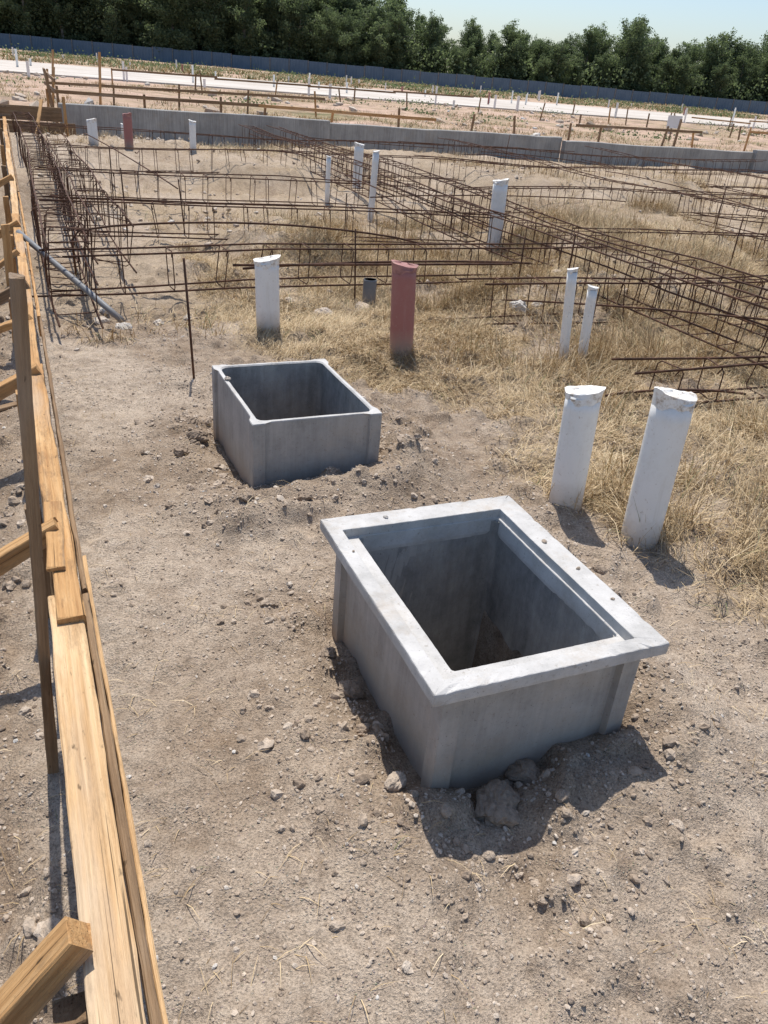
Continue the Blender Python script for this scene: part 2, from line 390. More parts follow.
def pipe(x,y,h,d,color='w',tilt=(0,0),cap=True,seed=0,label=None,group='upright drain pipe stubs'):
    z=hz(x,y)
    pm,cm=pipe_meshes(d/2,h-z,seed)
    M=Matrix.Translation((x,y,z))@Matrix.Rotation(tilt[0],4,'X')@Matrix.Rotation(tilt[1],4,'Y')
    o=ob('drain_pipe',pm,{'w':MPW,'r':MPR,'g':MPG}[color],label=label,cat='pipe',group=group);o.matrix_world=M
    if cap:ob('pipe_wrap',cm,MCAPR if color=='r' else MCAP,o)
    return o
pipe(-.822,4.892,.47,.145,'w',(0,-.03),seed=1,label='short thick white plastic drain pipe with taped top, in sand')
pipe(.014,4.667,.555,.14,'r',(0,-.05),seed=2,label='thick dusty red plastic drain pipe standing in dry sandy soil')
pipe(.721,2.866,.525,.132,'w',(0,-.035),seed=3,label='thick white plastic drain pipe with wrapped top beside dry grass')
pipe(.98,2.674,.606,.142,'w',(0,-.015),seed=4,label='tall white plastic drain pipe leaning, wrapped top, beside dry grass')
pipe(1.037,4.919,.563,.060,'w',(0,-.08),seed=5,label='thin white plastic pipe standing in dry grass beside another')
pipe(1.149,4.911,.47,.060,'w',(0,-.04),seed=6,label='shorter thin white plastic pipe standing in dry grass')
pipe(.898,8.73,.634,.15,'w',(0,-.03),seed=7,label='thick white plastic pipe standing among rusty rebar cages')
pipe(-.79,12.09,.6,.13,'w',seed=8,label='white plastic pipe stub standing among rusty rebar')
pipe(-.48,10.2,.68,.075,'w',(0,.02),seed=9,label='thin white plastic pipe standing among rusty rebar')
pipe(-1.10,11.05,.5,.06,'w',seed=10,label='thin short white plastic pipe among rusty rebar')
pipe(-4.77,12.83,.55,.14,'w',(0,-.02),seed=11,label='white plastic pipe stub near the low concrete wall')
pipe(-4.88,14.5,.4,.06,'w',seed=12,label='thin white pipe stub near the low concrete wall')
pipe(-4.29,12.97,.66,.13,'r',seed=13,label='dusty red plastic pipe stub near the low concrete wall')
pipe(-3.41,13.3,.62,.10,'w',seed=14,label='slim white plastic pipe near the low concrete wall')
pipe(-.256,6.04,.16,.10,'g',cap=False,seed=15,label='short grey pipe stub barely rising from dry soil')
Vt=[];Ft=[];A=Vector((-2.62,5.52,.36));Bq=Vector((-1.72,4.83,.03))
tube(Vt,Ft,[A.lerp(Bq,k/6) for k in range(7)],.020,12)
ob('conduit_pipe',mesh('conduit',Vt,Ft,True),MPG,label='thin dark grey conduit pipe leaning against the timber rail',cat='pipe')

# ---------------------------------------------------------------- rebar cages
def stirrup_mesh(w,h,r=.0040):
    V=[];F=[];c=.02
    P=[(0,-w/2+c,0),(0,w/2-c,0),(0,w/2,c),(0,w/2,h-c),(0,w/2-c,h),(0,-w/2+c,h),(0,-w/2,h-c),(0,-w/2,c),(0,-w/2+c,0.001)]
    tube(V,F,P,r,5);tube(V,F,[(0,-w/2+c,h),(0.004,-w/2+.05,h-.045)],r,5)
    return mesh('stirrup',V,F,True)
SM={}
def cage(p0,p1,w=.2,h=.3,z0=.05,sp=.2,label='',sag=.02,seed=0,mid=1,gr='rusty rebar beam cages laid out on the ground',mess=.8):
    rr=random.Random(seed)
    a=W(*p0);b_=W(*p1);d=(b_-a);L=d.length
    M=fm((a.x,a.y,z0),d)
    V=[];F=[];nseg=max(6,int(L/.7));ph=rr.uniform(0,6)
    def sg(x,k=0):return sag*(math.sin(x*.8+ph+k*.4)+.4*math.sin(x*1.9+ph*2+k))
    def sy(x,k=0):return .8*sag*math.sin(x*.6+ph*1.7+k*.5)
    lv=[(-w/2,0),(w/2,0),(-w/2,h),(w/2,h)]
    if mid:lv+=[(-w/2,h*.5)]
    if mid>1:lv+=[(0,h),(w/2,h*.5)]
    for k,(yy,zz) in enumerate(lv):
        ov0=rr.uniform(0,.4);ov1=rr.uniform(0,.5);b1=rr.uniform(-.015,.015)*mess
        pts=[]
        for i in range(nseg+1):
            x=-ov0+(L+ov0+ov1)*i/nseg
            pts.append((x,yy*.93+sy(x)+rr.uniform(-.008,.008)*mess,zz*.97+.006+sg(x)+b1*math.sin(x*.9+k*2)+rr.uniform(-.009,.009)*mess))
        tube(V,F,pts,.0070,6)
    o=ob('rebar_cage',mesh('cage_bars',V,F,True),MRB,label=label,cat='rebar cage',group=gr);o.matrix_world=M
    key=(round(w,3),round(h,3))
    if key not in SM:
        SM[key]=stirrup_mesh(w,h);SM[key].materials.append(MRB)
    n=min(98,int(L/sp))
    for i in range(n+1):
        if rr.random()<.05*mess: continue
        x=L*i/n+rr.gauss(0,.03)*mess
        s_=bpy.data.objects.new('stirrup',SM[key]);COL.objects.link(s_);s_.parent=o
        s_.matrix_local=Matrix.Translation((x,sy(x),sg(x)))@Matrix.Rotation(rr.gauss(0,.10)*mess,4,'Y')@Matrix.Rotation(rr.gauss(0,.07)*mess,4,'Z')@Matrix.Rotation(rr.gauss(0,.04)*mess,4,'X')
    return o
LB='long rusty steel rebar cage with square stirrups lying on dry ground'
cage((.28,5.2),(.28,15.8),.26,.42,.02,.18,'rusty rebar cage with tall stirrups running beside the timber rail',.035,1,mess=1.4)
cage((.64,6.4),(.58,12.5),.26,.36,.02,.25,'bent rusty rebar cage leaning beside the timber rail',.04,21,mid=0,mess=1.8)
cage((.3,5.75),(4.1,5.8),.2,.26,.06,.3,LB,.025,2,mid=0)
cage((.55,7.6),(4.0,7.55),.2,.28,.04,.25,LB,.025,3,mid=0)
cage((.45,9.6),(4.0,9.65),.2,.28,.04,.25,LB,.025,4,mid=0)
cage((.6,12.2),(15.5,12.4),.2,.3,.05,.25,LB,.03,6,mid=0)
cage((.6,14.8),(15.5,14.9),.2,.3,.05,.25,LB,.03,7,mid=0)
cage((4.15,3.4),(4.15,16.2),.24,.32,.10,.2,'long rusty double rebar cage crossing the dry grassy plot',.025,8,mid=1)
cage((4.75,3.6),(4.75,16.2),.24,.32,.08,.22,'long rusty double rebar cage crossing the dry grassy plot',.025,9,mid=0)
cage((3.0,4.75),(9.5,4.7),.2,.28,.04,.25,LB,.025,10,mid=0)
cage((3.1,3.2),(8.0,3.1),.18,.2,.04,.3,'low rusty rebar cage half hidden in dry grass',.03,11,mid=0,mess=1.2)
cage((5.0,6.5),(13,6.55),.2,.3,.04,.25,LB,.03,12,mid=0)
cage((5.0,9.3),(15,9.4),.2,.3,.04,.25,LB,.03,22,mid=0)
cage((8.4,6.0),(8.4,16.2),.24,.3,.05,.25,LB,.03,14,mid=0)
cage((12.2,8.0),(12.2,16.2),.24,.3,.06,.3,LB,.03,15,mid=0)
def bar(name,pts,r,label,cat='steel bar',group=None):
    V=[];F=[];tube(V,F,pts,r,6);return ob(name,mesh(name,V,F,True),MRB,label=label,cat=cat,group=group)
def vbar(x,y,h,lean=(0,0)):
    z=hz(x,y);bar('starter_bar',[(x,y,z-.05),(x+lean[0]*.5,y+lean[1]*.5,z+h*.5),(x+lean[0],y+lean[1],z+h)],.0065,'upright rusty steel starter bar stuck in the soil',group='upright rusty steel bars')
vbar(-1.066,4.02,.62,(-.03,0));vbar(-2.65,7.79,.62,(-.02,0));vbar(-3.4,9.6,.6);vbar(-.66,8.6,.5)
vbar(1.53,2.75,.34,(.10,.05));vbar(2.1,3.5,.3);vbar(.9,6.5,.35);vbar(1.3,6.6,.35);vbar(2.9,7.5,.45);vbar(3.4,9.5,.5)
rb_=random.Random(5)
for i in range(12):
    p=W(rb_.uniform(.8,12),rb_.uniform(5.5,15.5));vbar(p.x,p.y,rb_.uniform(.35,.6),(rb_.uniform(-.05,.05),rb_.uniform(-.04,.04)))
def arc(p,q,up,n=12):
    p=Vector(p);q=Vector(q);return [p.lerp(q,i/n)+Vector((0,0,up*math.sin(math.pi*i/n)**.7)) for i in range(n+1)]
bar('loose_bar',[(-2.35,5.75,.05),(-2.34,5.72,.30)]+arc((-2.3,5.75,.36),(.1,6.75,.30),.10),.0085,'bent rusty steel bar arching over the front cage',group='loose rusty bars')
bar('loose_bar',arc((-1.15,5.75,.2),(1.0,6.6,.25),.03),.009,'rusty steel bar resting along the front cage',group='loose rusty bars')
bar('loose_bar',arc((-1.2,5.65,.24),(.8,6.25,.30),.0),.009,'rusty steel bar resting along the front cage',group='loose rusty bars')
bar('loose_bar',arc((1.15,4.2,.04),(1.9,4.2,.12),.03),.007,'loose rusty steel bar lying in the dry grass',group='loose rusty bars')
bar('loose_bar',arc((.6,6.1,.05),(2.6,4.6,.42),.03),.007,'long loose rusty bar lying across the cages',group='loose rusty bars')
for i in range(14):
    s0=rb_.uniform(.7,10);t0=rb_.uniform(5.8,15);al=rb_.choice([0,math.pi/2])+rb_.gauss(0,.12);L_=rb_.uniform(1.5,4.5)
    s1=s0+L_*math.cos(al);t1=min(16,t0+L_*math.sin(al));p=W(s0,t0,rb_.uniform(.2,.42));q=W(s1,t1,rb_.uniform(.12,.42))
    bar('loose_bar',arc(p,q,rb_.uniform(-.05,.08)),.007,'long loose rusty bar lying across the cages',group='loose rusty bars')

# ---------------------------------------------------------------- timber
def board_mesh(L,w,h,seed=0,warp=.004,rough=.0008):
    rr=random.Random(seed);n=max(2,int(L/.045));V=[];F=[];bv=min(.003,w*.2)
    sec=[(-w/2+bv,0),(w/2-bv,0),(w/2,bv),(w/2,h-bv),(w/2-bv,h),(-w/2+bv,h),(-w/2,h-bv),(-w/2,bv)]
    ph=rr.uniform(0,6);ew=ew2=0
    for i in range(n+1):
        x=L*i/n;dy=warp*math.sin(x*1.7+ph);dz=warp*.7*math.sin(x*1.3+ph*2)
        ew=ew*.6+rr.uniform(-rough,rough);ew2=ew2*.6+rr.uniform(-rough,rough)
        for (y,z) in sec:V.append((x+(rr.uniform(-.004,.004) if i in (0,n) else 0),y+dy+(ew if y>0 else ew2)+rr.uniform(-.0004,.0004),z+dz+rr.uniform(-.0005,.0005)))
    for i in range(n):
        for k in range(8):F.append((i*8+k,i*8+(k+1)%8,(i+1)*8+(k+1)%8,(i+1)*8+k)[::-1])
    F.append(tuple(range(8)));F.append(tuple(n*8+k for k in range(8))[::-1])
    return mesh('board',V,F)
rail=bpy.data.objects.new('timber_rail',None);COL.objects.link(rail)
rail['label']='long weathered timber rail nailed to stakes and braces along plot edge'
rail['category']='timber rail'
def rb(name,p,d,L,w,h,mat,seed,up=(0,0,1),par=None,rough=.0018,warp=.004):
    return ob(name,board_mesh(L,w,h,seed,warp,rough),mat,par or rail,mw=fm(p,d,up))
rb('rail_board',W(-.012,-.5,.30),E,2.22,.072,.048,MW1,1,rough=.0016,warp=.001)
rb('rail_board',W(-.004,1.60,.315),E+N*-.004,1.75,.058,.052,MW2,2,rough=.0025)
rb('rail_board',W(-.014,3.22,.31),E,3.6,.050,.05,MW2,3)
rb('rail_board',W(-.01,6.75,.305),E,4.5,.05,.05,MW1,4)
rb('rail_board',W(-.01,11.2,.30),E,4.9,.05,.05,MW2,5)
rb('side_board',W(.037,-.5,.222),E,2.25,.016,.10,MW3,6,rough=.0015,warp=.001)
rb('side_board',W(.037,1.76,.225),E,2.4,.012,.105,MW3,7,rough=.0015,warp=.001)
rb('side_board',W(.034,4.2,.22),E,3.9,.013,.105,MW2,8,warp=.001)
rb('side_board',W(.03,8.2,.22),E,7,.013,.10,MW3,9,warp=.001)
rb('edge_strip',W(.050,.1,.19),E,1.9,.010,.085,MW1,11,rough=.0012,warp=.001)
rb('lower_board',W(-.03,1.0,.235),E,3.0,.03,.05,MW2,10)
rb('packing_piece',W(-.02,1.80,.368),E+N*.03,.34,.045,.012,MW2,12,rough=.002)
for i,(tt,mt,hh_) in enumerate([(.72,MW3,.30),(3.05,MW2,.36),(4.35,MW3,.37),(5.9,MW2,.38),(7.6,MW2,.36),(9.4,MW3,.38),(11.5,MW2,.36),(13.6,MW3,.37)]):
    rb('stake',W(-.075,tt,-.15),(.01,.0,1),.15+hh_,.045,.045,mt,20+i,up=E)
rb('stake',(-.724,1.312,-.15),Vector((-.641,1.312,1.17))-Vector((-.724,1.312,0)),1.31,.024,.020,MW3,30,up=E,rough=.001)
rb('stake',W(-.10,4.75,-.1),Vector((.03,.02,1)),.75,.04,.03,MW2,31,up=E)
def brace(t0,z0,drop,ln,sd,mat,w=.07,h=.045,s0=.0,sk=-.03):
    d=(-N*ln+E*sk*ln+Vector((0,0,-drop)))
    rb('brace',W(s0,t0,z0),d,d.length,w,h,mat,sd,up=E,rough=.002)
brace(.77,.385,.50,.52,40,MW2,.042,.052,-.045,-.15)
brace(1.98,.375,.40,.75,41,MW2,.045,.045,.0)
brace(3.22,.385,.40,.75,42,MW2,.05,.05,.0)
brace(4.6,.38,.40,.75,43,MW3,.05,.05,.0)
brace(6.3,.38,.40,.75,44,MW2,.05,.05,.0)
brace(8.6,.38,.40,.75,45,MW2,.05,.05,.0)
brace(4.0,.36,.30,.55,50,MW2,.03,.04,-.02,.8)
brace(5.4,.38,.34,.55,51,MW2,.03,.04,-.02,-.7)
rb('stake',W(-.06,2.14,-.1),(0,0,1),.46,.04,.03,MW3,48,up=E)
rb('stake',W(-.06,3.36,-.1),(0,0,1),.5,.04,.03,MW3,46,up=E)
def loose_board(p,d,L,w,h,mat,seed,label='short offcut of weathered timber lying on dark soil'):
    ob('timber_offcut',board_mesh(L,w,h,seed,rough=.002),mat,label=label,cat='timber offcut',group='timber offcuts',mw=fm(p,d))
for i,(s_,t_,a_,L_) in enumerate([(-.36,1.95,.5,.22),(-.55,2.7,1.9,.35),(-.3,3.8,.9,.3),(-.45,4.6,2.2,.5),(-.3,5.3,1.2,.4)]):
    p=W(s_,t_);loose_board((p.x,p.y,hz(p.x,p.y)+.002),(math.cos(a_),math.sin(a_),.02),L_,.04,.015,MW2 if i%2 else MW3,300+i)
fwk=bpy.data.objects.new('timber_formwork',None);COL.objects.link(fwk)
fwk['label']='dark weathered timber formwork boards standing beside the concrete wall';fwk['category']='timber formwork'
rb('board',W(-2.6,16.1,.03),N,3.7,.03,.26,MW3,60,par=fwk);rb('board',W(-2.6,16.1,.31),N,3.5,.03,.22,MW3,61,par=fwk)
for i in range(4):rb('stake',W(-2.2+i*1.05,16.03,-.1),(0,0,1),.8,.05,.03,MW2,62+i,up=E,par=fwk)
rb('brace',W(.6,15.95,.62),N*-.2-E*.8+Vector((0,0,-.6)),1.0,.05,.03,MW2,68,par=fwk)

def profile(p0,p1,h,npost,label,seed,rails=1,mat=MW3):
    rr=random.Random(seed);a=W(*p0);b_=W(*p1);r0=bpy.data.objects.new('profile_board',None);COL.objects.link(r0)
    za=hz(a.x,a.y);r0.location=(a.x,a.y,za)
    r0['label']=label;r0['category']='timber rail';r0['group']='timber profile boards on the open ground'
    d=b_-a;L=d.length
    nb=max(1,int(L/4))
    for k in range(rails):
        for j in range(nb):
            if nb>3 and rr.random()<.12: continue
            ob('rail_board',board_mesh(L/nb*1.03,.03,.07,seed+k+j),mat if rr.random()<.75 else MW2,r0,mw=fm(d*(j/nb)+Vector((0,0,h-.1-.22*k+rr.uniform(-.04,.04))),d+Vector((0,0,rr.gauss(0,.008)*L))))
    for i in range(npost):
        q=d*((i+(rr.uniform(-.25,.25) if 0<i<npost-1 else 0))/(npost-1));zz=hz(a.x+q.x,a.y+q.y)-za
        ob('post',board_mesh(h+rr.uniform(-.05,.25)-min(zz,0)+.1,.05,.05,seed+10+i),rr.choice([MW2,MW3,MW3]),r0,mw=fm((q.x+.05*EX,q.y+.05*EY,zz-.15),(rr.gauss(0,.08),rr.gauss(0,.08),1),tuple(E)))
profile((.9,20.5),(19.5,21.2),.60,12,'low weathered timber rail on posts beyond the concrete wall',100)
profile((1.2,26.3),(9,26.5),.6,5,'low timber rail on short posts on open dry ground',120)
profile((22.2,21.8),(30.5,22.2),.8,4,'timber rail with leaning posts beyond the concrete wall',160,1,MW2)
profile((4,36.5),(24,37),.7,7,'low timber rail on short posts on open dry ground',180)
profile((30,38),(52,39),.7,7,'low timber rail on short posts on open dry ground',190)
profile((1.0,19.2),(1.0,23.5),.9,4,'short timber rail with tall posts beyond the wall',230,2,MW3)
pl_=[(2.2,23.3,1.35),(1.35,28,1.2),(19.8,22.5,.9),(-.5,30,1.6)]+[(rb_.uniform(0,45),rb_.uniform(19,45),rb_.uniform(.4,.8)) for _ in range(12)]
for (s_,t_,h_) in pl_:
    p=W(s_,t_);ob('timber_post',board_mesh(h_+.2,.06,.06,int(abs(s_)*10)+50),rb_.choice([MW2,MW3,MW3]),label='dark timber post standing in open dry ground',cat='post',group='single timber posts',mw=fm((p.x,p.y,hz(p.x,p.y)-.2),(rb_.gauss(0,.06),.03,1),tuple(E)))

# ---------------------------------------------------------------- low concrete walls
def wall(p0,p1,h,th,label):
    a=W(*p0);b_=W(*p1);L=(b_-a).length;V=[];F=[];rr=random.Random(int(L*10));n=int(L/.3)
    sec=[(-th/2,-.2),(-th/2,h-.012),(-th/2+.012,h),(th/2-.012,h),(th/2,h-.012),(th/2,-.2)]
    for i in range(n+1):
        dz=.008*math.sin(i*.7)+rr.uniform(-.004,.004)
        for (y,z) in sec:V.append((L*i/n,y+rr.uniform(-.003,.003),z+(dz if z>0 else 0)))
    for i in range(n):
        for k in range(5):F.append((i*6+k,(i+1)*6+k,(i+1)*6+k+1,i*6+k+1))
    F.append(tuple(range(6)));F.append(tuple(n*6+k for k in range(6))[::-1])
    o=ob('concrete_wall',mesh('low_wall',V,F),MCW,label=label,cat='wall',group='low concrete plinth walls');o.matrix_world=fm((a.x,a.y,0),b_-a)
wall((.9,16.8),(5.95,16.8),.56,.16,'low plain grey concrete wall at the edge of the plot')
wall((5.97,16.9),(11.6,16.95),.50,.16,'low grey concrete wall section, slightly lower than its neighbour')
wall((11.62,16.8),(17.2,16.7),.44,.16,'low pale concrete wall section stepping down')
wall((17.22,16.6),(26,16.4),.5,.16,'low pale concrete wall section beyond the rebar')

# ---------------------------------------------------------------- far slab road
a=[W(-120,49.5,.0),W(260,46.5,.0),W(260,71,.0),W(-120,72,.0)]
V=[(p.x,p.y,.06) for p in a]+[(p.x,p.y,-.3) for p in a]
ob('road',mesh('road',V,[(0,1,2,3),(0,4,5,1),(1,5,6,2),(2,6,7,3),(3,7,4,0)]),MR_,kind='structure')
for i in range(64):
    s_=random.uniform(-2,75);t_=random.choice([random.uniform(44,50),random.uniform(52,70),random.uniform(74,95)])
    p=W(s_,t_);zz=max(hz(p.x,p.y),.06 if 49<t_<71 else -9)
    V=[];F=[];h_=random.uniform(.4,1.0);r_=random.uniform(.05,.08)
    tube(V,F,[(0,0,-.1),(0,0,h_*.5),(0,0,h_-.04),(0,0,h_-.035),(0,0,h_)],[r_,r_,r_,r_*1.12,r_*1.12],8)
    red=random.random()<.15
    ob('pipe_stub',mesh('stub',V,F,False),MPR if red else MPW,label='dusty red plastic pipe stub rising from the distant slab' if red else 'white plastic pipe stub rising from the distant slab',cat='pipe',group='distant pipe stubs',loc=(p.x,p.y,zz))
sg=ob('sign_post',board_mesh(1.05,.04,.04,77),MW3,label='small blank white notice board on a timber post',cat='sign',mw=fm((8.9,31.6,hz(8.9,31.6)-.1),(0,0,1),tuple(E)))
ob('sign_board',board_mesh(.62,.012,.40,78),MSG,sg,mw=fm((.62,.33,-.03),(0,-1,0),(1,0,0)))

# ---------------------------------------------------------------- far sheet fence
A=Vector((-105,133,0));Bf=Vector((110,164.3,0));D=Bf-A;L=D.length;dn=D.normalized();pn=Vector((-dn.y,dn.x,0))
fr=bpy.data.objects.new('sheet_fence',None);COL.objects.link(fr);fr.matrix_world=fm((A.x,A.y,0),D)
fr['label']='long dark blue corrugated sheet hoarding fence in front of trees';fr['category']='fence'
npn=72;pl=L/npn;V=[];F=[];nc=24
for i in range(nc+1):
    y=.03*(1 if (i%4) in (0,1) else -1);V+= [(pl*i/nc,y,-.2),(pl*i/nc,y,1.95)]
for i in range(nc):F.append((2*i,2*i+2,2*i+3,2*i+1))
pm=mesh('fence_panel',V,F);pm.materials.append(MFE);qm=board_mesh(2.25,.08,.08,5);qm.materials.append(MTK)
for i in range(npn):
    o=bpy.data.objects.new('panel',pm);COL.objects.link(o);o.parent=fr;o.matrix_local=Matrix.Translation((pl*i,0,random.uniform(-.08,.08)))
    o=bpy.data.objects.new('post',qm);COL.objects.link(o);o.parent=fr;o.matrix_local=fm((pl*i,-.1,-.2),(0,0,1),(0,1,0))

# ---------------------------------------------------------------- trees
def tree_variant(seed,H,R):
    g=np.random.default_rng(seed);rr=random.Random(seed)
    V=[];F=[];pts=[];bx=rr.uniform(-.8,.8);by=rr.uniform(-.8,.8)
    for i in range(7):
        f=i/6;pts.append((bx*f*f+.1*math.sin(f*5),by*f*f,H*.94*f))
    tube(V,F,pts,[.20*(1-.9*i/6)*H/10 for i in range(7)],7)
    cl=[];nl=32
    lob=[rr.uniform(0,6.28) for _ in range(3)];shp=rr.uniform(.45,.75);off=rr.uniform(.0,.12)
    for k in range(nl):
        f=.10+.86*k/nl+rr.uniform(-.04,.04);a=rr.uniform(0,6.28)
        env=(max(0.,math.sin(math.pi*min(1,(f+off)/(1.06+off))))**shp)*R*(1+.35*math.sin(a*2+lob[0]+f*4))
        rl=env*rr.uniform(.35,1.15)
        p0=Vector((bx*f*f,by*f*f,H*.88*f));up_=rr.uniform(.4,1.6)*H/10
        p1=p0+Vector((math.cos(a)*rl,math.sin(a)*rl,up_))
        tube(V,F,[p0,(p0+p1)/2+Vector((0,0,.05)),p1],[.05,.03,.012],4)
        for q,rd in ((.35,.32),(.6,.32),(.85,.28),(1.05,.20),(1.2,.11)):
            cl.append((p0.lerp(p1,q),rr.uniform(.6,1.25)*R*rd))
    for q in (.86,.92,.98):cl.append((Vector((bx*q*q+rr.uniform(-.25,.25),by*q*q,H*q)),R*(1.2-q)*.85))
    tm=mesh('trunk_m',V,F,True);tm.materials.append(MTK)
    P=[];TI=[]
    for (c,rad) in cl:
        n=int(75*(rad/.7)**2)+12
        u=g.normal(size=(n,3));u/=np.linalg.norm(u,axis=1)[:,None];q=g.random(n)**.55*1.15
        pp=np.array(c)+u*q[:,None]*rad*np.array([1,1,1.1]);P.append(pp)
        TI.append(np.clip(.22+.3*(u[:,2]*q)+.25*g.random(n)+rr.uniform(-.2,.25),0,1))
    P=np.concatenate(P);TI=np.concatenate(TI);n=len(P)
    a=g.normal(size=(n,3));a[:,2]*=1.4;a/=np.linalg.norm(a,axis=1)[:,None];b2=g.normal(size=(n,3));b2-=a*(a*b2).sum(1)[:,None];b2/=np.linalg.norm(b2,axis=1)[:,None]
    sz=g.uniform(.06,.17,n)[:,None]
    V4=np.stack([P-a*sz,P+b2*sz*.5,P+a*sz,P-b2*sz*.5],1).reshape(-1,3)
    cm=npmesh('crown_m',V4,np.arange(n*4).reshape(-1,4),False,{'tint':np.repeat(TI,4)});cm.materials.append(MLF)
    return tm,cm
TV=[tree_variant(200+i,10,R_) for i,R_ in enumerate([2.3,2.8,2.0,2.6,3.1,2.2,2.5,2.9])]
def hprof(x):
    return np.interp(x,[-110,-60,-38,-25,-12,-6,0,8,20,27,33,45,60,80,110],[19,18.5,17.5,16,14,12.8,11.6,10.0,9.8,11.2,11.5,11.5,12.2,13,13])
for row,(off,cnt) in enumerate([(4,60),(9,68),(15,68)]):
    for i in range(cnt):
        f=(i+random.uniform(-.45,.45)+.5*(row%2))/cnt
        p=A+D*f+pn*(off+random.uniform(-2.5,2.5))
        hgt_=float(hprof(p.x))*random.choice([random.uniform(.76,.92),random.uniform(.88,1.08)])*(1+.04*row)
        if row==0:hgt_*=.78
        tm,cm=TV[random.randrange(8)]
        sc_=hgt_/10;w_=sc_*random.uniform(.95,1.45)
        tr=bpy.data.objects.new('tree',None);COL.objects.link(tr)
        tr.matrix_world=Matrix.Translation((p.x,p.y,-.3))@Matrix.Rotation(random.uniform(0,6.28),4,'Z')@Matrix.Diagonal((w_,w_,sc_,1))
        tr['label']='tall leafy green tree standing behind the sheet fence';tr['category']='tree';tr['group']='trees behind the sheet fence'
        o=bpy.data.objects.new('trunk',tm);COL.objects.link(o);o.parent=tr
        o=bpy.data.objects.new('crown',cm);COL.objects.link(o);o.parent=tr
n=90000;f=rng.random(n)*1.1-.05;dd=rng.uniform(1.5,26,n);base=np.array(A)[None]+np.array(D)[None]*f[:,None]+np.array(pn)[None]*dd[:,None]
hm=2.6+5.0*fbm(f*60,dd*.2,3,88);base[:,2]=rng.random(n)**.8*hm
a=rng.normal(size=(n,3));a/=np.linalg.norm(a,axis=1)[:,None];b2=rng.normal(size=(n,3));b2-=a*(a*b2).sum(1)[:,None];b2/=np.linalg.norm(b2,axis=1)[:,None]
sz=rng.uniform(.15,.36,n)[:,None]
V4=np.stack([base-a*sz,base+b2*sz*.6,base+a*sz,base-b2*sz*.6],1).reshape(-1,3)
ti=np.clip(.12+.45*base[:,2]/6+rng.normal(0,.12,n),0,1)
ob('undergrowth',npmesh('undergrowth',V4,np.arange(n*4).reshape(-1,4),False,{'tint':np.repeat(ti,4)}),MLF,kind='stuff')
n=12000;cs_=rng.uniform(-3,90,120);ct_=rng.uniform(26,47,120)**1.;far2=rng.random(120)<.6;ct_[far2]=rng.uniform(74,118,far2.sum())
ci=rng.integers(0,120,n);rad=rng.uniform(.15,.6,120)*(1+far2*1.2)
s=cs_[ci]+rng.normal(0,1,n)*rad[ci]*1.8;t=ct_[ci]+rng.normal(0,1,n)*rad[ci];zz=hgt(s,t)+np.abs(rng.normal(0,1,n))*rad[ci]*.28
base=np.stack([s*NX+t*EX,s*NY+t*EY,zz],1)
a=rng.normal(size=(n,3));a/=np.linalg.norm(a,axis=1)[:,None];b2=rng.normal(size=(n,3));b2-=a*(a*b2).sum(1)[:,None];b2/=np.linalg.norm(b2,axis=1)[:,None]
sz=(rng.uniform(.03,.07,n)*(1+far2[ci]*1.2))[:,None]
V4=np.stack([base-a*sz,base+b2*sz*.6,base+a*sz,base-b2*sz*.6],1).reshape(-1,3)
ob('low_scrub',npmesh('low_scrub',V4,np.arange(n*4).reshape(-1,4),False,{'tint':np.repeat(np.clip(rng.normal(.3,.25,n),0,1),4)}),MLF,kind='stuff')

# ---------------------------------------------------------------- stones
import bmesh
def ico(sub):
    bm=bmesh.new();bmesh.ops.create_icosphere(bm,subdivisions=sub,radius=1);v=np.array([p.co[:] for p in bm.verts]);f=np.array([[q.index for q in p.verts] for p in bm.faces]);bm.free();return v,f
def scatter(name,n,sub,smin,smax,pw,region,dens,kindname,tb=(2.2,2.)):
    v0,f0=ico(sub);s0,s1,t0,t1=region
    s=rng.uniform(s0,s1,n*4);t=rng.uniform(t0,t1,n*4);w=dens(s,t);ok=rng.random(n*4)<w;s=s[ok][:n];t=t[ok][:n]
    for cs,ct,hs,ht in (B1,B2):
        k=~((np.abs(s-cs)<hs+.015)&(np.abs(t-ct)<ht+.015));s=s[k];t=t[k]
    n=len(s)
    size=smin*(smax/smin)**(rng.random(n)**pw)
    sc3=size[:,None]*rng.uniform(.6,1.15,(n,3))*np.array([1,1,.75]);z=hgt(s,t)
    jit=1+rng.uniform(-.28,.28,(n,len(v0),1))
    P=v0[None]*jit*sc3[:,None,:]
    an=rng.uniform(0,6.28,n);c=np.cos(an)[:,None];si=np.sin(an)[:,None]
    X=P[:,:,0]*c-P[:,:,1]*si;Y=P[:,:,0]*si+P[:,:,1]*c;tl=rng.uniform(-.5,.5,(n,1));Z=P[:,:,2]+X*tl
    wx=s*NX+t*EX;wy=s*NY+t*EY
    Vv=np.stack([X+wx[:,None],Y+wy[:,None],Z+(z+size*.08)[:,None]],-1).reshape(-1,3)
    Ff=(f0[None]+(np.arange(n)*len(v0))[:,None,None]).reshape(-1,3)
    ti=np.repeat(np.clip(rng.beta(tb[0],tb[1],n),0,1),len(v0))
    ob(name,npmesh(name,Vv,Ff,False,{'tint':ti}),MST,kind=kindname)
def boxd(s,t):
    d=np.full(s.shape,9.)
    for cs,ct,hs,ht in (B1,B2):
        dx=np.maximum(np.abs(s-cs)-hs,0);dy=np.maximum(np.abs(t-ct)-ht,0);d=np.minimum(d,np.sqrt(dx*dx+dy*dy))
    return d
